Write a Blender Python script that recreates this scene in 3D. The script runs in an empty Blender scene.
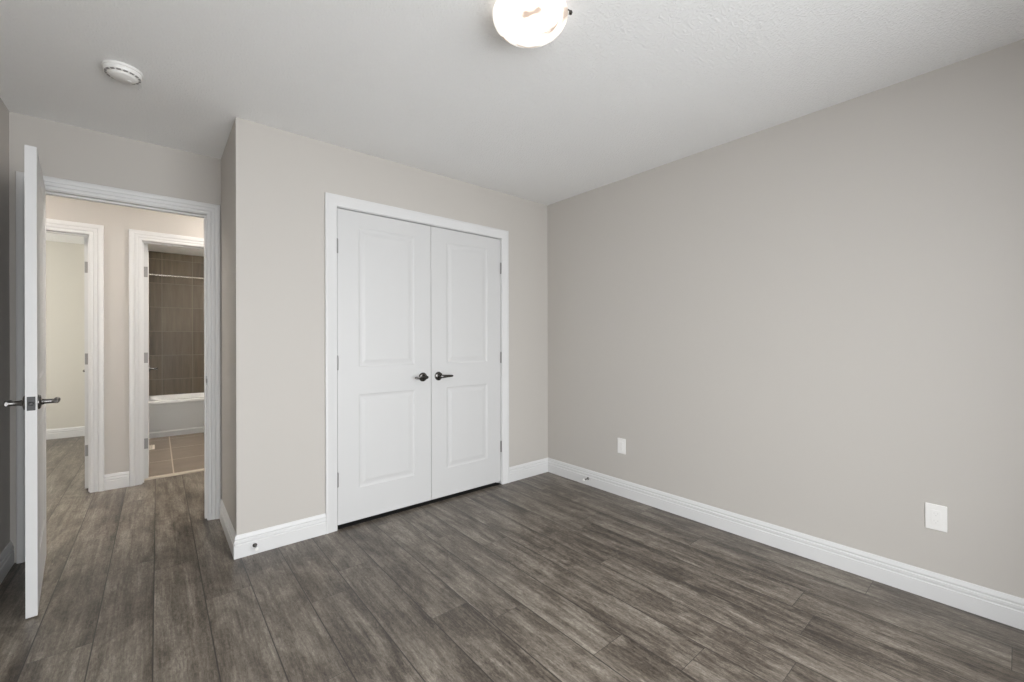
import bpy, bmesh, math, random
from mathutils import Vector, Matrix

random.seed(7)
C = bpy.context.scene.collection
SC = bpy.context.scene
PI = math.pi

# ------------------------------------------------------------------ camera
cam_data = bpy.data.cameras.new('camera')
cam_data.sensor_width = 36.0
cam_data.lens = 423.8 * 36.0 / 1024.0
cam_data.clip_start = 0.02
cam = bpy.data.objects.new('camera', cam_data)
C.objects.link(cam)
cam.location = (-2.7484, -2.7762, 1.1962)
yaw, roll = 0.6965, -0.0022
cam.matrix_world = (Matrix.Translation(cam.location) @ Matrix.Rotation(-yaw, 4, 'Z')
                    @ Matrix.Rotation(PI / 2, 4, 'X') @ Matrix.Rotation(roll, 4, 'Z'))
SC.camera = cam

# ------------------------------------------------------------------ view, world
SC.view_settings.view_transform = 'Standard'
SC.view_settings.look = 'None'
SC.view_settings.gamma = 1.0
SC.view_settings.use_curve_mapping = False
SC.view_settings.exposure = 0.0

SC.cycles.max_bounces = 16
SC.cycles.diffuse_bounces = 12

world = bpy.data.worlds.new('world')
SC.world = world
world.use_nodes = True
wn = world.node_tree
wn.nodes.clear()
wo = wn.nodes.new('ShaderNodeOutputWorld')
wb = wn.nodes.new('ShaderNodeBackground')
wb.inputs['Color'].default_value = (0.80, 0.88, 1.0, 1)
wb.inputs['Strength'].default_value = 1.0
wn.links.new(wb.outputs[0], wo.inputs[0])


def area_light(name, loc, direction, sx, sy, power, colour):
    d = bpy.data.lights.new(name, 'AREA')
    d.shape = 'RECTANGLE'
    d.size, d.size_y = sx, sy
    d.energy = power
    d.color = colour
    o = bpy.data.objects.new(name, d)
    C.objects.link(o)
    o.location = loc
    o.rotation_euler = Vector(direction).to_track_quat('-Z', 'Z').to_euler()
    return o


# area lights outside the unseen back window and the added far bedroom window
DAY = (0.975, 0.99, 1.0)
area_light('unseen_daylight_back', (-1.95, -4.30, 1.75), (0, 1, -0.2), 5.2, 3.0, 450, DAY)
area_light('added_daylight_bedroom', (-5.72, 3.4, 1.5), (1, 0, -0.15), 1.4, 1.3, 115, (1.0, 0.98, 0.93))


# ------------------------------------------------------------------ materials
def mat(name, col, rough=0.5, metal=0.0, spec=0.5):
    m = bpy.data.materials.new(name)
    m.use_nodes = True
    b = m.node_tree.nodes['Principled BSDF']
    b.inputs['Base Color'].default_value = (*col, 1)
    b.inputs['Roughness'].default_value = rough
    b.inputs['Metallic'].default_value = metal
    b.inputs['Specular IOR Level'].default_value = spec
    return m


def N(m, typ, **kw):
    n = m.node_tree.nodes.new(typ)
    for k, v in kw.items():
        setattr(n, k, v)
    return n


def L(m, a, b):
    m.node_tree.links.new(a, b)


def noise(m, vec, scale, detail=2, rough=0.5, dist=0.0):
    n = N(m, 'ShaderNodeTexNoise')
    n.inputs['Scale'].default_value = scale
    n.inputs['Detail'].default_value = detail
    n.inputs['Roughness'].default_value = rough
    n.inputs['Distortion'].default_value = dist
    L(m, vec, n.inputs['Vector'])
    return n.outputs['Fac']


def math_node(m, op, a, b=None, c=None, clamp=False):
    n = N(m, 'ShaderNodeMath', operation=op)
    n.use_clamp = clamp
    for i, v in enumerate((a, b, c)):
        if v is None:
            continue
        if isinstance(v, (int, float)):
            n.inputs[i].default_value = v
        else:
            L(m, v, n.inputs[i])
    return n.outputs[0]


def bumped(name, col, rough, scale, strength, dist=0.001, spec=0.4, detail=3, low=0.35, high=0.65):
    m = mat(name, col, rough, 0, spec)
    g = N(m, 'ShaderNodeNewGeometry')
    f = noise(m, g.outputs['Position'], scale, detail, 0.55)
    r = N(m, 'ShaderNodeMapRange')
    r.inputs['From Min'].default_value = low
    r.inputs['From Max'].default_value = high
    L(m, f, r.inputs['Value'])
    b = N(m, 'ShaderNodeBump')
    b.inputs['Strength'].default_value = strength
    b.inputs['Distance'].default_value = dist
    L(m, r.outputs[0], b.inputs['Height'])
    L(m, b.outputs[0], m.node_tree.nodes['Principled BSDF'].inputs['Normal'])
    return m


M = {}
M['wall'] = bumped('greige_paint', (0.522, 0.497, 0.465), 0.6, 260, 0.12, 0.0006, 0.3)
M['cream'] = bumped('cream_paint', (0.62, 0.60, 0.545), 0.6, 260, 0.12, 0.0006, 0.3)
M['ceiling'] = bumped('stippled_ceiling_paint', (0.86, 0.86, 0.855), 0.9, 100, 0.8, 0.0018, 0.1, 3, 0.46, 0.66)
M['trim'] = bumped('white_trim_paint', (0.680, 0.680, 0.678), 0.42, 60, 0.01, 0.0002)
M['door'] = bumped('white_door_paint', (0.605, 0.605, 0.603), 0.45, 90, 0.01, 0.0002)
M['nickel'] = mat('satin_nickel', (0.17, 0.165, 0.16), 0.25, 1.0)
M['dark_nickel'] = mat('dark_polished_nickel', (0.11, 0.105, 0.10), 0.2, 1.0)
M['hinge'] = mat('hinge_steel', (0.30, 0.295, 0.29), 0.55, 0.8)
M['plastic'] = mat('white_plastic', (0.84, 0.83, 0.81), 0.35)
M['slot'] = mat('grey_slot', (0.30, 0.29, 0.28), 0.6)
M['faint'] = mat('pale_grey_socket', (0.62, 0.61, 0.59), 0.6)
M['rubber'] = mat('grey_rubber', (0.10, 0.10, 0.10), 0.7)
M['enamel'] = mat('white_enamel', (0.82, 0.84, 0.86), 0.18)
M['chrome'] = mat('chrome', (0.55, 0.53, 0.50), 0.2, 1.0)
M['closet'] = mat('closet_inner_paint', (0.50, 0.48, 0.45), 0.8)
M['marble'] = mat('beige_threshold_stone', (0.56, 0.50, 0.42), 0.4)
M['vent'] = mat('ivory_register_metal', (0.78, 0.74, 0.66), 0.45)

# glass pane
m = bpy.data.materials.new('window_glass')
m.use_nodes = True
m.node_tree.nodes.clear()
out = N(m, 'ShaderNodeOutputMaterial')
mx = N(m, 'ShaderNodeMixShader')
tr = N(m, 'ShaderNodeBsdfTransparent')
gl = N(m, 'ShaderNodeBsdfGlossy')
gl.inputs['Roughness'].default_value = 0.02
mx.inputs[0].default_value = 0.06
L(m, tr.outputs[0], mx.inputs[1])
L(m, gl.outputs[0], mx.inputs[2])
L(m, mx.outputs[0], out.inputs[0])
M['glass'] = m


# lit alabaster glass bowl of the bedroom lamp and the added hall lamps
def bowl_material(name, strength):
    m = mat(name, (0.42, 0.37, 0.31), 0.3)
    bs = m.node_tree.nodes['Principled BSDF']
    tc = N(m, 'ShaderNodeTexCoord')
    f = noise(m, tc.outputs['Object'], 7.0, 3, 0.55, 1.2)
    ramp = N(m, 'ShaderNodeValToRGB')
    e = ramp.color_ramp.elements
    e[0].position, e[0].color = 0.40, (0.20, 0.13, 0.10, 1)
    e[1].position, e[1].color = 0.50, (1.0, 0.96, 0.90, 1)
    L(m, f, ramp.inputs[0])
    L(m, ramp.outputs[0], bs.inputs['Emission Color'])
    # the glass lets more of the bulbs through where it is seen face on than at its curved rim
    lw = N(m, 'ShaderNodeLayerWeight')
    lw.inputs['Blend'].default_value = 0.35
    inv = math_node(m, 'SUBTRACT', 1.0, lw.outputs['Facing'])
    L(m, math_node(m, 'MULTIPLY_ADD', inv, strength * 0.78, strength * 0.22), bs.inputs['Emission Strength'])
    return m


M['bowl'] = bowl_material('lit_alabaster_glass', 1.9)
M['added_hallbowl'] = bowl_material('lit_added_hall_glass', 108.0)
m = mat('lit_frosted_shade', (0.9, 0.9, 0.88), 0.4)
m.node_tree.nodes['Principled BSDF'].inputs['Emission Color'].default_value = (1, 0.93, 0.84, 1)
m.node_tree.nodes['Principled BSDF'].inputs['Emission Strength'].default_value = 165.0
M['shade'] = m


# laminate planks: UV holds metres across and along each plank, 'plank' a random value for each
def laminate():
    m = mat('grey_brown_laminate', (0.2, 0.18, 0.16), 0.42)
    nt = m.node_tree
    bs = nt.nodes['Principled BSDF']
    uv = N(m, 'ShaderNodeUVMap', uv_map='plank_uv')
    at = N(m, 'ShaderNodeAttribute', attribute_name='plank')
    sx = N(m, 'ShaderNodeSeparateXYZ')
    L(m, uv.outputs[0], sx.inputs[0])
    sc = N(m, 'ShaderNodeSeparateColor')
    L(m, at.outputs['Color'], sc.inputs[0])
    seed, tone, warm = sc.outputs[0], sc.outputs[1], sc.outputs[2]
    off = math_node(m, 'MULTIPLY', seed, 173.0)

    def coords(fx, fy, k):
        c = N(m, 'ShaderNodeCombineXYZ')
        L(m, math_node(m, 'MULTIPLY', sx.outputs[0], fx), c.inputs[0])
        L(m, math_node(m, 'MULTIPLY', sx.outputs[1], fy), c.inputs[1])
        L(m, math_node(m, 'ADD', off, k), c.inputs[2])
        return c.outputs[0]
    cloud = noise(m, coords(7.0, 2.4, 0.0), 1.0, 6, 0.6, 1.2)
    streak = noise(m, coords(27.0, 1.5, 5.0), 1.0, 6, 0.66, 0.5)
    fine = noise(m, coords(130.0, 7.0, 9.0), 1.0, 5, 0.8, 0.2)
    fleck = noise(m, coords(120.0, 40.0, 13.0), 1.0, 5, 0.85, 0.8)
    cl = N(m, 'ShaderNodeMapRange', interpolation_type='SMOOTHSTEP')
    cl.inputs['From Min'].default_value = 0.36
    cl.inputs['From Max'].default_value = 0.64
    L(m, cloud, cl.inputs['Value'])
    s = math_node(m, 'MULTIPLY', cl.outputs[0], 0.13)
    s = math_node(m, 'MULTIPLY_ADD', streak, 0.46, s)
    s = math_node(m, 'MULTIPLY_ADD', fine, 0.36, s)
    s = math_node(m, 'MULTIPLY_ADD', fleck, 0.56, s)
    s = math_node(m, 'MULTIPLY_ADD', tone, 0.05, s)
    s = math_node(m, 'MULTIPLY_ADD', s, 1.40, -0.507)
    # the print is darker along one long edge of most planks
    band = N(m, 'ShaderNodeMapRange', interpolation_type='SMOOTHSTEP')
    band.inputs['From Min'].default_value = 0.125
    band.inputs['From Max'].default_value = 0.1835
    L(m, sx.outputs[0], band.inputs['Value'])
    wav = noise(m, coords(0.0, 1.3, 31.0), 1.0, 2, 0.5)
    wv = N(m, 'ShaderNodeMapRange')
    wv.inputs['From Min'].default_value = 0.38
    wv.inputs['From Max'].default_value = 0.62
    L(m, wav, wv.inputs['Value'])
    s = math_node(m, 'SUBTRACT', s, math_node(m, 'MULTIPLY', math_node(m, 'MULTIPLY', band.outputs[0], wv.outputs[0]), 0.10))
    ramp = N(m, 'ShaderNodeValToRGB')
    cr = ramp.color_ramp
    cr.elements[0].position, cr.elements[0].color = 0.34, (0.032, 0.025, 0.020, 1)
    cr.elements[1].position, cr.elements[1].color = 0.88, (0.345, 0.312, 0.262, 1)
    for p, c in ((0.46, (0.076, 0.061, 0.047)), (0.57, (0.126, 0.105, 0.084)), (0.70, (0.196, 0.171, 0.140))):
        el = cr.elements.new(p)
        el.color = (*c, 1)
    L(m, s, ramp.inputs[0])
    # thin dark scratches
    scr = noise(m, coords(48.0, 6.0, 21.0), 1.0, 6, 0.75, 1.6)
    scm = N(m, 'ShaderNodeMapRange')
    scm.inputs['From Min'].default_value = 0.62
    scm.inputs['From Max'].default_value = 0.72
    L(m, scr, scm.inputs['Value'])
    mixs = N(m, 'ShaderNodeMix', data_type='RGBA')
    L(m, math_node(m, 'MULTIPLY', scm.outputs[0], 0.55), mixs.inputs[0])
    L(m, ramp.outputs[0], mixs.inputs[6])
    mixs.inputs[7].default_value = (0.055, 0.045, 0.038, 1)
    # seams
    edge = N(m, 'ShaderNodeUVMap', uv_map='edge_uv')
    se = N(m, 'ShaderNodeSeparateXYZ')
    L(m, edge.outputs[0], se.inputs[0])
    sa = N(m, 'ShaderNodeAttribute', attribute_name='plank_size')
    ss = N(m, 'ShaderNodeSeparateXYZ')
    L(m, sa.outputs['Vector'], ss.inputs[0])
    ds = []
    for i in (0, 1):
        a = math_node(m, 'SUBTRACT', 0.5, math_node(m, 'ABSOLUTE', math_node(m, 'SUBTRACT', se.outputs[i], 0.5)))
        ds.append(math_node(m, 'MULTIPLY', a, ss.outputs[i]))
    dmin = math_node(m, 'MINIMUM', ds[0], math_node(m, 'MULTIPLY_ADD', ds[1], 1.4, 0.0007))
    sm = N(m, 'ShaderNodeMapRange')
    sm.inputs['From Min'].default_value = 0.0010
    sm.inputs['From Max'].default_value = 0.0030
    L(m, dmin, sm.inputs['Value'])
    mixe = N(m, 'ShaderNodeMix', data_type='RGBA')
    L(m, sm.outputs[0], mixe.inputs[0])
    mixe.inputs[6].default_value = (0.030, 0.025, 0.022, 1)
    L(m, mixs.outputs[2], mixe.inputs[7])
    L(m, mixe.outputs[2], bs.inputs['Base Color'])
    r = math_node(m, 'MULTIPLY_ADD', cloud, 0.22, 0.26)
    L(m, r, bs.inputs['Roughness'])
    bp = N(m, 'ShaderNodeBump')
    bp.inputs['Strength'].default_value = 0.35
    bp.inputs['Distance'].default_value = 0.0008
    hsum = math_node(m, 'ADD', math_node(m, 'MULTIPLY', fine, 0.5), sm.outputs[0])
    L(m, hsum, bp.inputs['Height'])
    L(m, bp.outputs[0], bs.inputs['Normal'])
    return m


M['laminate'] = laminate()


def tile_material(name, c1, c2, grout, ax, ay, w, h, ox, oy, streak_axis, rough):
    """rectangular tiles in a plain grid; ax, ay are the two world axes of the surface"""
    m = mat(name, c1, rough)
    bs = m.node_tree.nodes['Principled BSDF']
    g = N(m, 'ShaderNodeNewGeometry')
    s = N(m, 'ShaderNodeSeparateXYZ')
    L(m, g.outputs['Position'], s.inputs[0])
    u = math_node(m, 'DIVIDE', math_node(m, 'SUBTRACT', s.outputs[ax], ox), w)
    v = math_node(m, 'DIVIDE', math_node(m, 'SUBTRACT', s.outputs[ay], oy), h)
    cell = N(m, 'ShaderNodeCombineXYZ')
    L(m, math_node(m, 'FLOOR', u), cell.inputs[0])
    L(m, math_node(m, 'FLOOR', v), cell.inputs[1])
    wnz = N(m, 'ShaderNodeTexWhiteNoise', noise_dimensions='3D')
    L(m, cell.outputs[0], wnz.inputs['Vector'])
    co = N(m, 'ShaderNodeCombineXYZ')
    fu, fv = (26.0, 2.2) if streak_axis == 1 else (4.0, 5.0)
    L(m, math_node(m, 'MULTIPLY', s.outputs[ax], fu), co.inputs[0])
    L(m, math_node(m, 'MULTIPLY', s.outputs[ay], fv), co.inputs[1])
    L(m, math_node(m, 'MULTIPLY', wnz.outputs['Value'], 37.0), co.inputs[2])
    n1 = noise(m, co.outputs[0], 1.0, 4, 0.6, 0.6)
    t = math_node(m, 'MULTIPLY_ADD', wnz.outputs['Value'], 0.35, math_node(m, 'MULTIPLY_ADD', n1, 1.5, -0.42), clamp=True)
    mx = N(m, 'ShaderNodeMix', data_type='RGBA')
    L(m, t, mx.inputs[0])
    mx.inputs[6].default_value = (*c1, 1)
    mx.inputs[7].default_value = (*c2, 1)
    ds = []
    for q, dim in ((u, w), (v, h)):
        fr = math_node(m, 'FRACT', q)
        a = math_node(m, 'SUBTRACT', 0.5, math_node(m, 'ABSOLUTE', math_node(m, 'SUBTRACT', fr, 0.5)))
        ds.append(math_node(m, 'MULTIPLY', a, dim))
    d = math_node(m, 'MINIMUM', ds[0], ds[1])
    k = math_node(m, 'GREATER_THAN', d, 0.0026 if streak_axis == 1 else 0.005)
    mg = N(m, 'ShaderNodeMix', data_type='RGBA')
    L(m, k, mg.inputs[0])
    mg.inputs[6].default_value = (*grout, 1)
    L(m, mx.outputs[2], mg.inputs[7])
    L(m, mg.outputs[2], bs.inputs['Base Color'])
    bp = N(m, 'ShaderNodeBump')
    bp.inputs['Strength'].default_value = 0.5
    bp.inputs['Distance'].default_value = 0.0015
    L(m, k, bp.inputs['Height'])
    L(m, bp.outputs[0], bs.inputs['Normal'])
    return m


M['walltile'] = tile_material('brown_wall_tile', (0.055, 0.041, 0.026), (0.135, 0.109, 0.073), (0.19, 0.162, 0.118),
                              0, 2, 0.34, 0.333, -2.70, 0.01, 1, 0.35)
M['walltile_side'] = tile_material('brown_wall_tile_side', (0.055, 0.041, 0.026), (0.135, 0.109, 0.073), (0.19, 0.162, 0.118),
                                   1, 2, 0.34, 0.333, 4.85, 0.01, 1, 0.35)
M['floortile'] = tile_material('brown_floor_tile', (0.155, 0.124, 0.098), (0.25, 0.208, 0.168), (0.50, 0.44, 0.36),
                               0, 1, 0.60, 0.60, -2.638, 1.52, 0, 0.4)


# ------------------------------------------------------------------ mesh helpers
def box(bm, x0, x1, y0, y1, z0, z1):
    vs = [bm.verts.new((x, y, z)) for z in (z0, z1) for x, y in ((x0, y0), (x1, y0), (x1, y1), (x0, y1))]
    for f in ((0, 3, 2, 1), (4, 5, 6, 7), (0, 1, 5, 4), (1, 2, 6, 5), (2, 3, 7, 6), (3, 0, 4, 7)):
        bm.faces.new([vs[i] for i in f])
    return vs


def bbox_bevelled(bm, x0, x1, y0, y1, z0, z1, w=0.002, seg=2):
    t = bmesh.new()
    box(t, x0, x1, y0, y1, z0, z1)
    bmesh.ops.bevel(t, geom=t.edges[:], offset=w, segments=seg, affect='EDGES', profile=0.5)
    me = bpy.data.meshes.new('tmp')
    t.to_mesh(me)
    t.free()
    bm.from_mesh(me)
    bpy.data.meshes.remove(me)


def lathe(bm, prof, seg=32, mtx=Matrix(), caps=True):
    """prof: list of (radius, z); revolved about local Z"""
    rings = []
    for r, z in prof:
        if r < 1e-6:
            rings.append([bm.verts.new(mtx @ Vector((0, 0, z)))])
        else:
            rings.append([bm.verts.new(mtx @ Vector((r * math.cos(2 * PI * i / seg), r * math.sin(2 * PI * i / seg), z)))
                          for i in range(seg)])
    for a, b in zip(rings, rings[1:]):
        for i in range(seg):
            j = (i + 1) % seg
            if len(a) == 1 and len(b) == 1:
                continue
            if len(a) == 1:
                bm.faces.new((a[0], b[i], b[j]))
            elif len(b) == 1:
                bm.faces.new((a[i], a[j], b[0]))
            else:
                bm.faces.new((a[i], a[j], b[j], b[i]))
    if caps:
        for r in (rings[0], rings[-1]):
            if len(r) > 1:
                bm.faces.new(r)


def tube(bm, pts, radii, seg=16, squash=None):
    """tube along pts with ellipse radii (ra, rb); rb is the vertical one"""
    rings = []
    pts = [Vector(p) for p in pts]
    for i, p in enumerate(pts):
        d = (pts[min(i + 1, len(pts) - 1)] - pts[max(i - 1, 0)]).normalized()
        up = Vector((0, 0, 1))
        if abs(d.z) > 0.9:
            up = Vector((1, 0, 0))
        s = d.cross(up).normalized()
        u = s.cross(d).normalized()
        ra, rb = radii[i]
        rings.append([bm.verts.new(p + s * ra * math.cos(2 * PI * k / seg) + u * rb * math.sin(2 * PI * k / seg))
                      for k in range(seg)])
    for a, b in zip(rings, rings[1:]):
        for k in range(seg):
            j = (k + 1) % seg
            bm.faces.new((a[k], a[j], b[j], b[k]))
    bm.faces.new(rings[0])
    bm.faces.new(rings[-1])


def obj(name, bm, material, parent=None, smooth=False, loc=None):
    bmesh.ops.recalc_face_normals(bm, faces=bm.faces[:])
    me = bpy.data.meshes.new(name)
    bm.to_mesh(me)
    bm.free()
    me.materials.append(material)
    if smooth:
        for p in me.polygons:
            p.use_smooth = True
        try:
            me.set_sharp_from_angle(angle=math.radians(38))
        except Exception:
            pass
    o = bpy.data.objects.new(name, me)
    C.objects.link(o)
    if parent is not None:
        o.parent = parent
    if loc is not None:
        o.location = loc
    return o


def tag(o, label, cat, kind=None, group=None):
    o['label'] = label
    o['category'] = cat
    if kind:
        o['kind'] = kind
    if group:
        o['group'] = group
    return o


def struct(name, bm, material, label, cat, smooth=False):
    return tag(obj(name, bm, material, None, smooth), label, cat, 'structure')


def thing(name, loc, label, cat, rotz=0.0, kind=None, group=None):
    o = bpy.data.objects.new(name, None)
    C.objects.link(o)
    o.empty_display_size = 0.05
    o.location = loc
    o.rotation_euler = (0, 0, rotz)
    return tag(o, label, cat, kind, group)


def boxes(*bs):
    bm = bmesh.new()
    for b in bs:
        box(bm, *b)
    return bm


# ------------------------------------------------------------------ dimensions
H = 2.44
XL = -3.36            # left wall
YB = -3.32            # back wall, behind the camera
W = 2.415             # width of the closet front
D = 0.713             # wall that holds the bedroom doorway
D2 = 0.828            # hall face of that wall
F1, F2 = 1.957, 2.072  # hall far wall, its two faces
Y2 = 4.87             # far wall of the rooms beyond the hall
BX = -2.915           # left face of the bathroom
BX1 = -1.39           # right face of the bathroom
MO = (-3.262, -2.495, 2.048)    # bedroom doorway
LO = (-3.927, -3.165, 2.048)    # doorway to the other bedroom
RO = (-2.848, -2.140, 2.048)    # doorway to the bathroom
CO = (-1.874, -0.548, 2.050)    # closet opening

# ------------------------------------------------------------------ floor
w_p = 0.1835
x_ref = -2.030
joint = {}           # row index -> joint positions seen in the photo
for xr, yj in ((-1.48, -1.737), (-1.296, -1.99), (-0.745, -2.205), (-1.1125, -2.244), (-0.195, -2.311),
               (-0.3785, -2.758), (-0.929, -1.33), (-2.397, -1.208), (-2.03, -0.505), (-0.562, -0.9), (-3.131, -0.41), (-2.5805, -0.36), (-2.764, 0.12), (-2.9475, -0.95), (-2.2135, -0.70)):
    joint[round((xr - x_ref) / w_p)] = yj
PL = 1.22


def floor_mesh():
    bm = bmesh.new()
    uvp = bm.loops.layers.uv.new('plank_uv')
    uve = bm.loops.layers.uv.new('edge_uv')
    col = bm.loops.layers.float_color.new('plank')
    siz = bm.faces.layers.float_vector.new('plank_size')
    rnd = random.Random(21)
    areas = ((-5.60, 0.0, YB, F2 - 0.004), (-5.60, -2.95, F2 - 0.004, Y2))
    k0, k1 = math.floor((-5.60 - x_ref) / w_p), math.ceil((0.0 - x_ref) / w_p)
    for k in range(k0, k1):
        xa, xb = x_ref + k * w_p, x_ref + (k + 1) * w_p
        start = joint.get(k, rnd.uniform(0, PL))
        n = math.floor((YB - start) / PL) - 1
        y = start + n * PL
        while y < Y2:
            ya, yb = y, y + PL
            c = (rnd.random(), rnd.random(), rnd.random(), 1)
            for ax0, ax1, ay0, ay1 in areas:
                cx0, cx1, cy0, cy1 = max(xa, ax0), min(xb, ax1), max(ya, ay0), min(yb, ay1)
                if cx1 - cx0 < 0.002 or cy1 - cy0 < 0.002:
                    continue
                vs = [bm.verts.new(p) for p in ((cx0, cy0, 0), (cx1, cy0, 0), (cx1, cy1, 0), (cx0, cy1, 0))]
                f = bm.faces.new(vs)
                f[siz] = (xb - xa, yb - ya, 0)
                for lp in f.loops:
                    px, py = lp.vert.co.x, lp.vert.co.y
                    lp[uvp].uv = (px - xa, py - ya)
                    lp[uve].uv = ((px - xa) / (xb - xa), (py - ya) / (yb - ya))
                    lp[col] = c
            y += PL
    for a in areas:      # underlay
        box(bm, a[0] - 0.05, a[1] + 0.05, a[2] - 0.05, a[3] + 0.0, -0.06, -0.002)
    return bm


bm = floor_mesh()
me = bpy.data.meshes.new('floor')
bm.to_mesh(me)
bm.free()
me.materials.append(M['laminate'])
fl = bpy.data.objects.new('floor', me)
C.objects.link(fl)
tag(fl, 'grey brown wood plank floor running through the bedroom and hall', 'floor', 'structure')

struct('floor_bathroom', boxes((BX - 0.03, BX1 + 0.03, F2 + 0.02, Y2 + 0.05, -0.06, 0.004)), M['floortile'],
       'brown tiled floor with pale grout inside the bathroom', 'floor')
bm = bmesh.new()
bbox_bevelled(bm, RO[0] - 0.015, RO[1] + 0.015, F2 - 0.012, F2 + 0.05, -0.004, 0.012, 0.004)
struct('trim_10', bm, M['marble'], 'pale beige threshold strip between wood floor and bathroom tiles', 'threshold')

struct('ceiling', boxes((-5.7, 0.1, YB - 0.1, Y2 + 0.1, H, H + 0.1)), M['ceiling'],
       'white ceiling with a stippled texture over the bedroom', 'ceiling')


# ------------------------------------------------------------------ walls
def wall_x(y0, y1, x0, x1, openings):
    """wall along X between x0 and x1; openings (xa, xb, z0, z1)"""
    bm = bmesh.new()
    xs = x0
    for xa, xb, z0, z1 in sorted(openings):
        box(bm, xs, xa, y0, y1, 0, H)
        if z0 > 0:
            box(bm, xa, xb, y0, y1, 0, z0)
        box(bm, xa, xb, y0, y1, z1, H)
        xs = xb
    box(bm, xs, x1, y0, y1, 0, H)
    return bm


def wall_y(x0, x1, y0, y1, openings):
    bm = bmesh.new()
    ys = y0
    for ya, yb, z0, z1 in sorted(openings):
        box(bm, x0, x1, ys, ya, 0, H)
        if z0 > 0:
            box(bm, x0, x1, ya, yb, 0, z0)
        box(bm, x0, x1, ya, yb, z1, H)
        ys = yb
    box(bm, x0, x1, ys, y1, 0, H)
    return bm


JT = 0.018  # jamb board thickness
WO = (-3.22, -0.78, 0.12, 2.10)   # unseen window behind the camera, opening sized to light the room
struct('wall_right', boxes((0, 0.1, YB - 0.1, D2, 0, H)), M['wall'],
       'long plain greige wall with two white outlets', 'wall')
struct('wall_closet', wall_x(0, 0.1, -W, 0, [(CO[0] - JT, CO[1] + JT, 0, CO[2] + JT)]), M['wall'],
       'greige wall around the white double closet doors', 'wall')
struct('wall_closet_side', boxes((-W, -W + 0.1, 0.1, D, 0, H)), M['wall'],
       'short greige return wall between the closet corner and the doorway', 'wall')
struct('wall_doorway', wall_x(D, D2, XL, 0.0, [(MO[0] - JT, MO[1] + JT, 0, MO[2] + JT)]), M['wall'],
       'greige wall with the open bedroom doorway', 'wall')
struct('wall_left', boxes((XL - 0.1, XL, YB - 0.1, D2, 0, H)), M['wall'],
       'greige wall behind the open bedroom door', 'wall')
struct('wall_back', wall_x(YB - 0.1, YB, XL, 0, [WO]), M['wall'],
       'greige wall with the unseen bedroom window behind the viewer', 'wall')
struct('wall_hall', wall_x(F1, F2, -5.6, 0.0, [(LO[0] - JT, LO[1] + JT, 0, LO[2] + JT), (RO[0] - JT, RO[1] + JT, 0, RO[2] + JT)]),
       M['wall'], 'greige hall wall between the two far doorways', 'wall')
struct('wall_hall_end', boxes((-1.2, -1.1, D2, F1, 0, H)), M['wall'], 'greige wall closing the hall on the closet side', 'wall')
struct('wall_hall_left', boxes((-4.9, -4.8, D2, F1, 0, H)), M['wall'], 'greige wall closing the hall beyond the open door', 'wall')
struct('wall_hall_front', boxes((-4.8, XL - 0.1, D2 - 0.1, D2, 0, H)), M['wall'], 'greige wall of the hall past the bedroom', 'wall')
struct('wall_far_bedroom', boxes((-5.6, -2.965, Y2, Y2 + 0.1, 0, H)), M['cream'],
       'cream wall at the end of the other bedroom', 'wall')
struct('wall_partition', boxes((-2.965, BX, F2, Y2 + 0.1, 0, H)), M['cream'],
       'thin wall between the other bedroom and the bathroom', 'wall')
BW = (2.85, 3.95, 0.9, 2.05)
struct('wall_bedroom_left', wall_y(-5.7, -5.6, F2, Y2 + 0.1, [BW]), M['cream'],
       'cream wall with the added window of the other bedroom', 'wall')
struct('wall_bathroom_right', boxes((BX1, BX1 + 0.1, F2, Y2 + 0.1, 0, H)), M['wall'], 'wall on the far side of the bathroom', 'wall')
struct('wall_bathroom_tiled', boxes((BX, BX1, Y2 - 0.012, Y2 + 0.1, 0, H)), M['walltile'],
       'brown streaky tiled wall above the bathtub', 'wall')
struct('wall_bathroom_tiled_left', boxes((BX, BX + 0.010, 4.09, Y2 - 0.013, 0, H)), M['walltile_side'],
       'brown tiled wall at the end of the bathtub', 'wall')


# ------------------------------------------------------------------ casings, jambs, baseboards
CAS = [(0.0, 0.0), (0.0, 0.007), (0.003, 0.009), (0.016, 0.0095), (0.0175, 0.0075), (0.0200, 0.0120), (0.036, 0.0145), (0.0375, 0.0125),
       (0.0420, 0.0190), (0.050, 0.0215), (0.062, 0.0215), (0.067, 0.0195), (0.069, 0.015), (0.070, 0.0)]
CAS_FLAT = [(0.0, 0.0), (0.0, 0.010), (0.003, 0.012), (0.052, 0.0145), (0.058, 0.018), (0.066, 0.018), (0.070, 0.015), (0.070, 0.0)]


def casing(name, op, y, side, prof, label, reveal=0.004, wid=1.0):
    """moulding around an opening in a wall along X; side is the direction it stands off the wall"""
    x0, x1, zt = op
    x0, x1, zt = x0 - reveal, x1 + reveal, zt + reveal
    bm = bmesh.new()
    rings = []
    for px, pz, dx, dz in ((x0, 0, -1, 0), (x0, zt, -1, 1), (x1, zt, 1, 1), (x1, 0, 1, 0)):
        rings.append([bm.verts.new((px + dx * u * wid, y + side * t, pz + dz * u * wid)) for u, t in prof])
    for a, b in zip(rings, rings[1:]):
        for i in range(len(prof)):
            j = (i + 1) % len(prof)
            bm.faces.new((a[i], a[j], b[j], b[i]))
    bm.faces.new(rings[0])
    bm.faces.new(rings[-1])
    return struct(name, bm, M['trim'], label, 'door trim', True)


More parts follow.
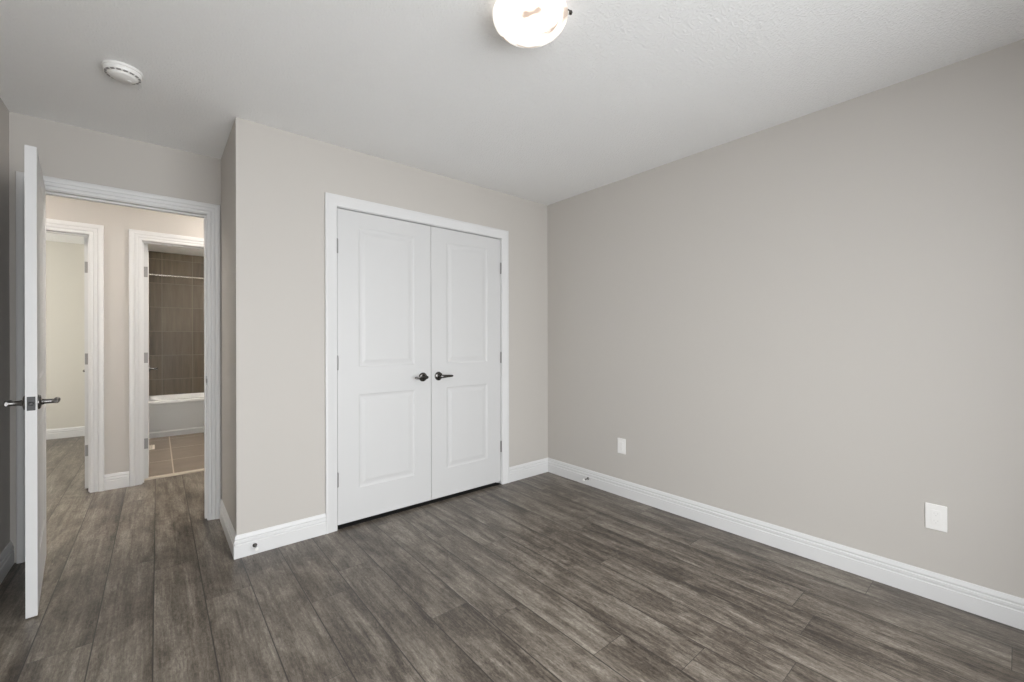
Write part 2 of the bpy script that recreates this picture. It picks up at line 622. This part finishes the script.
def jamb(name, op, y0, y1, stop, label):
    """lining boards of an opening with the stop strip the door closes against"""
    x0, x1, zt = op
    bm = bmesh.new()
    box(bm, x0 - JT, x0, y0, y1, 0, zt)
    box(bm, x1, x1 + JT, y0, y1, 0, zt)
    box(bm, x0 - JT, x1 + JT, y0, y1, zt, zt + JT)
    if stop:
        s0, s1 = stop
        box(bm, x0, x0 + 0.010, s0, s1, 0, zt - 0.010)
        box(bm, x1 - 0.010, x1, s0, s1, 0, zt - 0.010)
        box(bm, x0, x1, s0, s1, zt - 0.010, zt)
    return struct(name, bm, M['trim'], label, 'door frame')


casing('trim_1', MO, D, -1, CAS, 'white moulded trim around the open bedroom doorway')
casing('trim_2', MO, D2, 1, CAS, 'white trim on the hall face of the bedroom doorway')
casing('trim_3', CO, 0, -1, CAS_FLAT, 'white trim framing the double closet doors')
casing('trim_4', LO, F1, -1, CAS, 'white stepped trim of the hall doorway with the cream room behind', wid=1.16)
casing('trim_5', RO, F1, -1, CAS, 'white stepped trim around the bathroom doorway', wid=1.12)
casing('trim_11', LO, F2, 1, CAS, 'white trim inside the cream bedroom')
casing('trim_12', RO, F2, 1, CAS, 'white trim inside the bathroom')
J = jamb('trim_6', MO, D, D2, (D + 0.040, D + 0.075), 'white lining of the bedroom doorway with a metal strike plate')
jamb('trim_7', LO, F1, F2, (F2 - 0.078, F2 - 0.042), 'white lining of the doorway to the cream bedroom')
jamb('trim_8', RO, F1, F2, (F2 - 0.078, F2 - 0.042), 'white lining of the bathroom doorway')
jamb('trim_9', CO, 0.0, 0.1, (0.042, 0.062), 'white lining of the closet opening')
struct('closet_gap_shade', boxes((CO[0] - 0.005, CO[1] + 0.005, 0.002, 0.12, -0.004, 0.0025)), mat('painted_gap_shade', (0.012, 0.011, 0.010), 0.8),
       'black strip painting the shade in the gap under the closet doors', 'painted shade')  # shade of the gap under the doors, painted as a black strip
# strike plate on the latch side of the bedroom doorway
bm = bmesh.new()
bbox_bevelled(bm, MO[1] - 0.0015, MO[1] + 0.0005, D + 0.004, D + 0.033, 0.905, 0.965, 0.0005, 1)
tube(bm, [(MO[1] - 0.002, D - 0.004, 0.922), (MO[1] - 0.002, D - 0.004, 0.948)], [(0.004, 0.004)] * 2, 8)
obj('strike_plate', bm, M['hinge'], J)

BASE = [(0.0, 0.0), (0.0145, 0.0), (0.0150, 0.070), (0.0110, 0.0735), (0.0110, 0.0790), (0.0138, 0.0825), (0.0128, 0.0930),
        (0.0085, 0.0960), (0.0085, 0.1020), (0.0108, 0.1050), (0.0070, 0.1180), (0.0040, 0.1245), (0.0, 0.1250)]



def baseboard(name, p0, p1, nrm, label, m0=0, m1=0):
    """board from p0 to p1 on the floor, standing off the wall along nrm; m0/m1: +1 outer mitre, -1 inner mitre, 0 square"""
    p0, p1, nrm = Vector((*p0, 0)), Vector((*p1, 0)), Vector((*nrm, 0))
    d = (p1 - p0).normalized()
    bm = bmesh.new()
    r0 = [bm.verts.new(p0 + nrm * t - d * (t * m0) + Vector((0, 0, z))) for t, z in BASE]
    r1 = [bm.verts.new(p1 + nrm * t + d * (t * m1) + Vector((0, 0, z))) for t, z in BASE]
    n = len(BASE)
    for i in range(n):
        j = (i + 1) % n
        bm.faces.new((r0[i], r0[j], r1[j], r1[i]))
    bm.faces.new(r0)
    bm.faces.new(r1)
    return struct(name, bm, M['trim'], label, 'baseboard', True)


cw = 0.074
baseboard('baseboard_right', (0, 0), (0, YB), (-1, 0), 'white baseboard along the long plain wall', -1, -1)
baseboard('baseboard_closet_right', (CO[1] + cw, 0), (0, 0), (0, -1), 'short white baseboard between the closet and the room corner', 0, -1)
baseboard('baseboard_closet_left', (-W, 0), (CO[0] - cw, 0), (0, -1), 'white baseboard left of the closet doors', 1, 0)
baseboard('baseboard_closet_side', (-W, D - 0.0), (-W, 0), (-1, 0), 'white baseboard on the short return wall by the doorway', 0, 1)
baseboard('baseboard_left', (XL, YB), (XL, D), (1, 0), 'white baseboard behind the open bedroom door', -1, 0)
baseboard('baseboard_back', (0, YB), (XL, YB), (0, 1), 'white baseboard under the unseen bedroom window', -1, -1)
baseboard('baseboard_hall', (LO[1] + 0.086, F1), (RO[0] - 0.083, F1), (0, -1), 'small white baseboard between the two hall doorways')
baseboard('baseboard_hall_left', (-4.8, F1), (LO[0] - 0.086, F1), (0, -1), 'white hall baseboard past the cream room doorway', -1, 0)
baseboard('baseboard_hall_right', (RO[1] + 0.083, F1), (-1.2, F1), (0, -1), 'white hall baseboard past the bathroom doorway', 0, -1)
baseboard('baseboard_far_bedroom', (-5.6, Y2), (-2.965, Y2), (0, -1), 'white baseboard under the cream wall', -1, -1)
baseboard('baseboard_partition', (-2.965, Y2), (-2.965, F2 + 0.021), (-1, 0), 'white baseboard of the other bedroom by its door', -1, 0)


# ------------------------------------------------------------------ windows (unseen behind the viewer, and added in the other bedroom)
def window(name, along, a0, a1, z0, z1, c, label):
    """sash window set in a wall; along 'x' or 'y', c is the position across the wall"""
    root = thing(name, (0, 0, 0), label, 'window', kind='structure')

    def bx(bm, u0, u1, t0, t1, w0, w1):
        if along == 'x':
            box(bm, u0, u1, t0, t1, w0, w1)
        else:
            box(bm, t0, t1, u0, u1, w0, w1)
    fr = bmesh.new()
    f = 0.05
    mid = (a0 + a1) / 2
    for (u0, u1, w0, w1) in ((a0, a1, z0, z0 + f), (a0, a1, z1 - f, z1), (a0, a0 + f, z0 + f, z1 - f), (a1 - f, a1, z0 + f, z1 - f),
                             (mid - f / 2, mid + f / 2, z0 + f, z1 - f)):
        bx(fr, u0, u1, c - 0.03, c + 0.03, w0, w1)
    obj('window_frame', fr, M['trim'], root)
    for u0, u1 in ((a0 + f, mid - f / 2), (mid + f / 2, a1 - f)):
        p = bmesh.new()
        bx(p, u0, u1, c - 0.003, c + 0.003, z0 + f, z1 - f)
        obj('pane', p, M['glass'], root)
    return root


window('unseen_window_back', 'x', WO[0], WO[1], WO[2], WO[3], YB - 0.06, 'wide white window unseen behind the viewer, sized to light the room')
window('added_window_bedroom', 'y', BW[0], BW[1], BW[2], BW[3], -5.66, 'white window added unseen in the cream bedroom for its light')  # out of view, added to brighten the cream room


# ------------------------------------------------------------------ doors
def panel_face(bm, x0, x1, z0, z1, y, s, panels):
    """door skin in plane y facing s, with moulded raised panels"""
    xs = sorted({x0, x1, *[p[0] for p in panels], *[p[1] for p in panels]})
    zs = sorted({z0, z1, *[p[2] for p in panels], *[p[3] for p in panels]})
    vm = {}

    def v(x, z, yy=y):
        k = (round(x, 5), round(z, 5), round(yy, 5))
        if k not in vm:
            vm[k] = bm.verts.new((x, yy, z))
        return vm[k]
    for i in range(len(xs) - 1):
        for j in range(len(zs) - 1):
            cx, cz = (xs[i] + xs[i + 1]) / 2, (zs[j] + zs[j + 1]) / 2
            if any(p[0] < cx < p[1] and p[2] < cz < p[3] for p in panels):
                continue
            bm.faces.new((v(xs[i], zs[j]), v(xs[i + 1], zs[j]), v(xs[i + 1], zs[j + 1]), v(xs[i], zs[j + 1])))
    for a, b, c, d in panels:
        steps = [(0.0, 0.0), (0.005, -0.0028), (0.012, -0.0050), (0.022, -0.0054), (0.034, -0.0036), (0.044, -0.0015), (0.050, -0.0010)]
        rings = []
        for ins, dep in steps:
            yy = y + s * dep
            rings.append([v(a + ins, c + ins, yy), v(b - ins, c + ins, yy), v(b - ins, d - ins, yy), v(a + ins, d - ins, yy)])
        for r, q in zip(rings, rings[1:]):
            for i in range(4):
                j = (i + 1) % 4
                bm.faces.new((r[i], r[j], q[j], q[i]))
        bm.faces.new(rings[-1])
    return vm


def door_leaf(w, h, th, z0, panels):
    """leaf from x=0 to w, y=0 (face) to th"""
    bm = bmesh.new()
    panel_face(bm, 0, w, z0, z0 + h, 0, -1, panels)
    panel_face(bm, 0, w, z0, z0 + h, th, 1, panels)
    t = bmesh.new()
    zt = z0 + h
    for q in (((0, 0, z0), (0, th, z0), (w, th, z0), (w, 0, z0)), ((0, 0, zt), (w, 0, zt), (w, th, zt), (0, th, zt)),
              ((0, 0, z0), (0, 0, zt), (0, th, zt), (0, th, z0)), ((w, 0, z0), (w, th, z0), (w, th, zt), (w, 0, zt))):
        bm.faces.new([bm.verts.new(p) for p in q])
    bmesh.ops.remove_doubles(bm, verts=bm.verts[:], dist=1e-5)
    return bm


def lever_set(door, x, y, s, z, d, material, two=None, length=0.105):
    """rose and lever on face y of a door, standing off along s (+-1 in local y), lever pointing along d (+-1 in local x)"""
    rot = Matrix.Translation((x, y, z)) @ Matrix.Rotation(PI / 2 if s < 0 else -PI / 2, 4, 'X')
    bm = bmesh.new()
    lathe(bm, [(0.0, 0.0), (0.0325, 0.0), (0.0325, 0.003), (0.030, 0.007), (0.024, 0.0095), (0.0135, 0.0115), (0.0125, 0.016),
               (0.0105, 0.020), (0.0100, 0.048), (0.0115, 0.052), (0.0115, 0.058), (0.0, 0.060)], 28, rot, False)
    h = obj('door_handle', bm, material, door, True)
    bm = bmesh.new()
    yo = y + s * 0.056
    pts, rad = [], []
    for i in range(11):
        t = i / 10
        pts.append((x + d * (-0.012 + t * (length + 0.012)), yo + s * (0.006 * math.sin(t * PI) - 0.006 * t * t), z + 0.001 * math.sin(t * PI)))
        rw = 0.0075 if t > 0.05 else 0.005
        rh = 0.0125 - 0.0045 * t if t > 0.05 else 0.009
        if t > 0.95:
            rw, rh = 0.005, 0.006
        rad.append((rw, rh))
    tube(bm, pts, rad, 16)
    obj('lever', bm, material, h, True)
    return h


def hinge_mesh(bm, x, y, z, leaf=None, r=0.0060, h=0.090):
    tube(bm, [(x, y, z - h / 2), (x, y, z - h / 2 + 0.001), (x, y, z + h / 2 - 0.001), (x, y, z + h / 2)],
         [(r * 0.8, r * 0.8), (r, r), (r, r), (r * 0.8, r * 0.8)], 12)
    tube(bm, [(x, y, z + h / 2), (x, y, z + h / 2 + 0.004)], [(r * 0.55, r * 0.55)] * 2, 10)
    if leaf:
        box(bm, *leaf, z - h / 2, z + h / 2)


# closet double doors
hz = (0.315, 1.058, 1.802)
dl = thing('door_2', (CO[0] + 0.0035, 0.004, 0), 'white panelled closet door hinged left, its dark lever pointing left', 'door', kind='structure')
wl = -1.2030 - (CO[0] + 0.0035)
obj('leaf', door_leaf(wl, 2.018, 0.035, 0.026, [(0.135, wl - 0.130, 0.235, 0.848), (0.135, wl - 0.130, 1.028, 1.945)]), M['door'], dl, False)
lever_set(dl, wl - 0.066, 0.0, -1, 0.936, -1, M['dark_nickel'], None, 0.088)
for z in hz:
    bm = bmesh.new()
    hinge_mesh(bm, -0.002, -0.006, z)
    obj('hinge', bm, M['hinge'], dl, True)
dr = thing('door_3', (-1.1995, 0.004, 0), 'white panelled closet door nearer the room corner, its lever pointing right', 'door', kind='structure')
wr = CO[1] - 0.0035 + 1.1995
obj('leaf', door_leaf(wr, 2.018, 0.035, 0.026, [(0.130, wr - 0.135, 0.235, 0.848), (0.130, wr - 0.135, 1.028, 1.945)]), M['door'], dr, False)
lever_set(dr, 0.060, 0.0, -1, 0.936, 1, M['dark_nickel'], None, 0.095)
for z in hz:
    bm = bmesh.new()
    hinge_mesh(bm, wr + 0.002, -0.006, z)
    obj('hinge', bm, M['hinge'], dr, True)


def passage_door(name, loc, rotz, w, hinge_side_flip, label, mtl=M['nickel'], hl=0.105):
    """leaf drawn along +x from the hinge, face y=0 towards the side it swings to"""
    root = thing(name, loc, label, 'door', rotz, 'structure')
    th = 0.035 * hinge_side_flip
    bm = door_leaf(w, 2.036, 0.035, 0.008, [(0.125, w - 0.125, 0.235, 0.848), (0.125, w - 0.125, 1.028, 1.945)])
    if hinge_side_flip < 0:
        bmesh.ops.scale(bm, vec=(1, -1, 1), verts=bm.verts[:])
    obj('leaf', bm, M['door'], root)
    sgn = 1 if hinge_side_flip > 0 else -1
    lever_set(root, w - 0.060, 0.0, -sgn, 0.930, -1, mtl, None, hl)
    lever_set(root, w - 0.060, 0.035 * sgn, sgn, 0.930, -1, mtl, None, hl)
    for z in hz:
        bm = bmesh.new()
        ys = sorted((0.003 * sgn, 0.033 * sgn))
        hinge_mesh(bm, -0.003, -0.005 * sgn, z, (-0.0015, 0.0005, ys[0], ys[1]))
        obj('hinge', bm, M['hinge'], root, True)
    bm = bmesh.new()
    ym = 0.0175 * sgn
    bbox_bevelled(bm, w - 0.001, w + 0.0012, ym - 0.0125, ym + 0.0125, 0.900, 0.960, 0.0006, 1)
    lathe(bm, [(0.0, 0), (0.0085, 0), (0.0085, 0.006), (0.006, 0.010), (0, 0.010)], 14,
          Matrix.Translation((w + 0.001, ym, 0.930)) @ Matrix.Rotation(PI / 2, 4, 'Y'), False)
    obj('latch_plate', bm, mat('dark_latch_metal', (0.05, 0.05, 0.05), 0.45, 0.6), root)
    return root


# bedroom door: hinged on the left lining, swung into the room along the left wall
ang = math.atan2(-0.746, 0.076)
passage_door('door_1', (-3.262, 0.7130, 0), ang, 0.757, 1, 'open white bedroom door seen almost edge on with nickel levers', M['nickel'])
passage_door('door_4', (LO[1] - 0.002, F2 + 0.004, 0), math.radians(90.5), 0.750, 1, 'white door of the cream bedroom folded back, only its hinge edge showing')
passage_door('door_5', (RO[0] + 0.002, F2 + 0.004, 0), math.radians(90.3), 0.700, -1, 'white bathroom door folded back against the wall, only its hinge edge showing')

# ------------------------------------------------------------------ ceiling lamp
def ceiling_lamp(loc, bowl, label):
    root = thing('ceiling_lamp', loc, label, 'ceiling light')
    bm = bmesh.new()
    lathe(bm, [(0.0, 0.0), (0.095, 0.0), (0.097, -0.006), (0.095, -0.022), (0.090, -0.026), (0.0, -0.026)], 48, Matrix(), False)
    obj('canopy', bm, M['nickel'], root, True)
    R = 0.140
    bm = bmesh.new()
    prof = []
    for i in range(15):
        a = i / 14 * PI / 2
        prof.append((R * math.cos(a) ** 0.82 if i < 14 else 0.0, -0.030 - 0.070 * math.sin(a)))
    inner = [(max(0, r - 0.004), z + 0.003) for r, z in reversed(prof)]
    lathe(bm, prof + inner, 56, Matrix(), False)
    obj('glass_bowl', bm, bowl, root, True)
    for k in range(3):
        a = math.radians(-47 + 120 * k)
        cx, cy = math.cos(a), math.sin(a)
        bm = bmesh.new()
        tube(bm, [(cx * 0.092, cy * 0.092, -0.016), (cx * 0.134, cy * 0.134, -0.018), (cx * 0.146, cy * 0.146, -0.026), (cx * 0.145, cy * 0.145, -0.040)],
             [(0.003, 0.002)] * 4, 8)
        lathe(bm, [(0, -0.008), (0.0045, -0.006), (0.0065, 0.0), (0.0045, 0.006), (0, 0.008)], 14,
              Matrix.Translation((cx * 0.1505, cy * 0.1505, -0.034)), False)
        obj('clip', bm, M['dark_nickel'], root, True)
    return root


ceiling_lamp((-1.681, -1.609, H), M['bowl'], 'lit round glass bowl light in the middle of the bedroom ceiling')
ceiling_lamp((-2.02, 1.39, H), M['added_hallbowl'], 'unseen glass bowl light added on the hall ceiling on the bathroom side')  # this and the next are out of view, added to light the hall evenly
ceiling_lamp((-4.05, 1.39, H), M['added_hallbowl'], 'unseen glass bowl light added on the hall ceiling by the cream bedroom')

# ------------------------------------------------------------------ smoke detector
sd = thing('smoke_detector', (-2.868, -0.150, H), 'round white smoke detector on the ceiling near the doorway', 'smoke detector')
bm = bmesh.new()
lathe(bm, [(0, 0), (0.070, 0), (0.071, -0.003), (0.070, -0.010), (0.066, -0.012), (0, -0.012)], 48, Matrix(), False)
obj('base_ring', bm, M['plastic'], sd, True)
bm = bmesh.new()
lathe(bm, [(0, -0.012), (0.066, -0.012), (0.067, -0.018), (0.063, -0.026), (0.050, -0.031), (0.048, -0.036), (0.044, -0.039), (0, -0.040)], 48, Matrix(), False)
obj('cover', bm, M['plastic'], sd, True)
bm = bmesh.new()
for k in range(16):
    a = 2 * PI * (k + 0.5) / 16
    t = bmesh.new()
    box(t, 0.0545, 0.0625, -0.0075, 0.0075, -0.0300, -0.0270)
    bmesh.ops.rotate(t, verts=t.verts[:], cent=(0, 0, 0), matrix=Matrix.Rotation(a, 3, 'Z'))
    tm = bpy.data.meshes.new('t')
    t.to_mesh(tm)
    t.free()
    bm.from_mesh(tm)
    bpy.data.meshes.remove(tm)
obj('vent_slots', bm, M['slot'], sd)
bm = bmesh.new()
lathe(bm, [(0, -0.038), (0.010, -0.038), (0.010, -0.0415), (0.008, -0.0425), (0, -0.0425)], 20, Matrix.Translation((0.02, 0.01, 0)), False)
obj('test_button', bm, M['plastic'], sd, True)


# ------------------------------------------------------------------ outlets
def outlet(loc, label):
    root = thing('wall_outlet', loc, label, 'outlet', group='white outlets on the long wall')
    bm = bmesh.new()
    bbox_bevelled(bm, -0.0055, 0.0, -0.0365, 0.0365, -0.0590, 0.0590, 0.003, 3)
    obj('cover_plate', bm, M['plastic'], root)
    bm = bmesh.new()
    bbox_bevelled(bm, -0.0072, -0.0052, -0.0165, 0.0165, -0.0330, 0.0330, 0.0008, 1)
    ins = obj('receptacle', bm, M['plastic'], root)
    for z in (-0.017, 0.017):
        bm = bmesh.new()
        for yy, hh in ((-0.0062, 0.0035), (0.0062, 0.0028)):
            box(bm, -0.0074, -0.0070, yy - 0.0008, yy + 0.0008, z + 0.002 - hh, z + 0.002 + hh)
        tube(bm, [(-0.0074, 0, z - 0.008), (-0.0070, 0, z - 0.008)], [(0.0019, 0.0019)] * 2, 10)
        obj('socket_holes', bm, M['faint'], ins)
    return root


outlet((0, -0.808, 0.384), 'white wall outlet low on the long wall nearer the closet corner')
outlet((0, -2.531, 0.381), 'white wall outlet low on the long wall nearer the viewer')


# ------------------------------------------------------------------ door stops
def door_stop(loc, rotz, label):
    """stands off its board along local -y"""
    root = thing('door_stop', loc, label, 'door stop', rotz, group='small metal door stops on the baseboards')
    rot = Matrix.Rotation(PI / 2, 4, 'X')
    bm = bmesh.new()
    lathe(bm, [(0, 0), (0.0115, 0), (0.0115, 0.002), (0.008, 0.006), (0.0045, 0.009), (0.0040, 0.050), (0.0065, 0.052), (0, 0.052)], 18, rot, False)
    obj('stem', bm, M['nickel'], root, True)
    bm = bmesh.new()
    lathe(bm, [(0, 0.051), (0.0075, 0.051), (0.0085, 0.056), (0.0080, 0.063), (0, 0.065)], 18, rot, False)
    obj('rubber_tip', bm, M['plastic'], root, True)
    return root


door_stop((-2.330, -0.0140, 0.050), 0, 'small metal door stop on the baseboard left of the closet')
door_stop((-0.0140, -0.487, 0.056), -PI / 2, 'small metal door stop on the long wall baseboard by the corner')

# ------------------------------------------------------------------ bathroom
TY = 4.105
tub = thing('bathtub', (BX + 0.012, TY, 0.004), 'white built in bathtub below the brown tiled wall', 'bathtub')
Wt, Dt, Ht = BX1 - BX - 0.014, Y2 - 0.014 - TY, 0.455
bm = bmesh.new()
rings = []
N_ = 40


def rr(x0, x1, y0, y1, r, z):
    pts = []
    for cx, cy, a0 in ((x1 - r, y1 - r, 0), (x0 + r, y1 - r, 90), (x0 + r, y0 + r, 180), (x1 - r, y0 + r, 270)):
        for i in range(N_ // 4):
            a = math.radians(a0 + 90 * i / (N_ // 4 - 1))
            pts.append((cx + r * math.cos(a), cy + r * math.sin(a), z))
    return [bm.verts.new(p) for p in pts]


rings = [rr(0, Wt, 0, Dt, 0.004, Ht - 0.035), rr(0, Wt, 0, Dt, 0.004, Ht - 0.006), rr(0.006, Wt - 0.006, 0.006, Dt - 0.006, 0.006, Ht),
         rr(0.075, Wt - 0.075, 0.06, Dt - 0.06, 0.13, Ht), rr(0.085, Wt - 0.085, 0.07, Dt - 0.07, 0.13, Ht - 0.012),
         rr(0.14, Wt - 0.14, 0.11, Dt - 0.11, 0.14, 0.12), rr(0.20, Wt - 0.20, 0.15, Dt - 0.15, 0.12, 0.08)]
for a, b in zip(rings, rings[1:]):
    for i in range(N_):
        j = (i + 1) % N_
        bm.faces.new((a[i], a[j], b[j], b[i]))
bm.faces.new(rings[-1])
obj('tub_shell', bm, M['enamel'], tub, True)
bm = bmesh.new()
pr = [(0.010, Ht - 0.034), (0.012, Ht - 0.050), (0.016, 0.075), (0.010, 0.068), (-0.004, 0.060), (-0.006, 0.0)]
a = [bm.verts.new((0.0, y, z)) for y, z in pr]
b = [bm.verts.new((Wt, y, z)) for y, z in pr]
for i in range(len(pr) - 1):
    bm.faces.new((a[i], a[i + 1], b[i + 1], b[i]))
bmesh.ops.solidify(bm, geom=bm.faces[:], thickness=0.006)
obj('apron', bm, M['enamel'], tub)

rod = thing('shower_rod', (BX + 0.011, TY + 0.02, 2.03), 'thin metal shower curtain rod above the bathtub', 'curtain rod')
RL = BX1 - BX - 0.012
bm = bmesh.new()
tube(bm, [(0.006, 0, 0), (RL - 0.006, 0, 0)], [(0.0095, 0.0095)] * 2, 18)
obj('pole', bm, M['chrome'], rod, True)
for x, s in ((0.0, 1), (RL, -1)):
    bm = bmesh.new()
    lathe(bm, [(0, 0), (0.032, 0), (0.030, 0.006), (0.018, 0.014), (0.0, 0.014)], 24,
          Matrix.Translation((x, 0, 0)) @ Matrix.Rotation(s * PI / 2, 4, 'Y'), False)
    obj('flange', bm, M['chrome'], rod, True)

vl = thing('vanity_light', (BX1, 3.05, 2.10), 'bathroom wall light bar with frosted shades beyond the doorway', 'wall light')
bm = bmesh.new()
bbox_bevelled(bm, -0.03, 0, -0.30, 0.30, -0.04, 0.04, 0.004)
obj('back_plate', bm, M['nickel'], vl)
for yy in (-0.2, 0.0, 0.2):
    bm = bmesh.new()
    lathe(bm, [(0.0, 0.045), (0.030, 0.045), (0.052, -0.055), (0.049, -0.055), (0.027, 0.040), (0, 0.040)], 28, Matrix.Translation((-0.09, yy, 0.0)), False)
    tube(bm, [(-0.03, yy, 0.03), (-0.07, yy, 0.035)], [(0.008, 0.008)] * 2, 10)
    obj('lamp_shade', bm, M['shade'], vl, True)

# floor register on the bathroom tiles
rg = thing('floor_register', (-2.845, 3.50, 0.004), 'small ivory floor vent on the bathroom tiles beside the door', 'floor vent')
bm = bmesh.new()
bbox_bevelled(bm, -0.058, 0.070, -0.125, 0.125, 0, 0.005, 0.002, 1)
obj('frame', bm, M['vent'], rg)
bm = bmesh.new()
for i in range(12):
    y0 = -0.105 + i * 0.0185
    box(bm, -0.040, 0.052, y0, y0 + 0.005, 0.0048, 0.0056)
obj('slots', bm, M['slot'], rg)
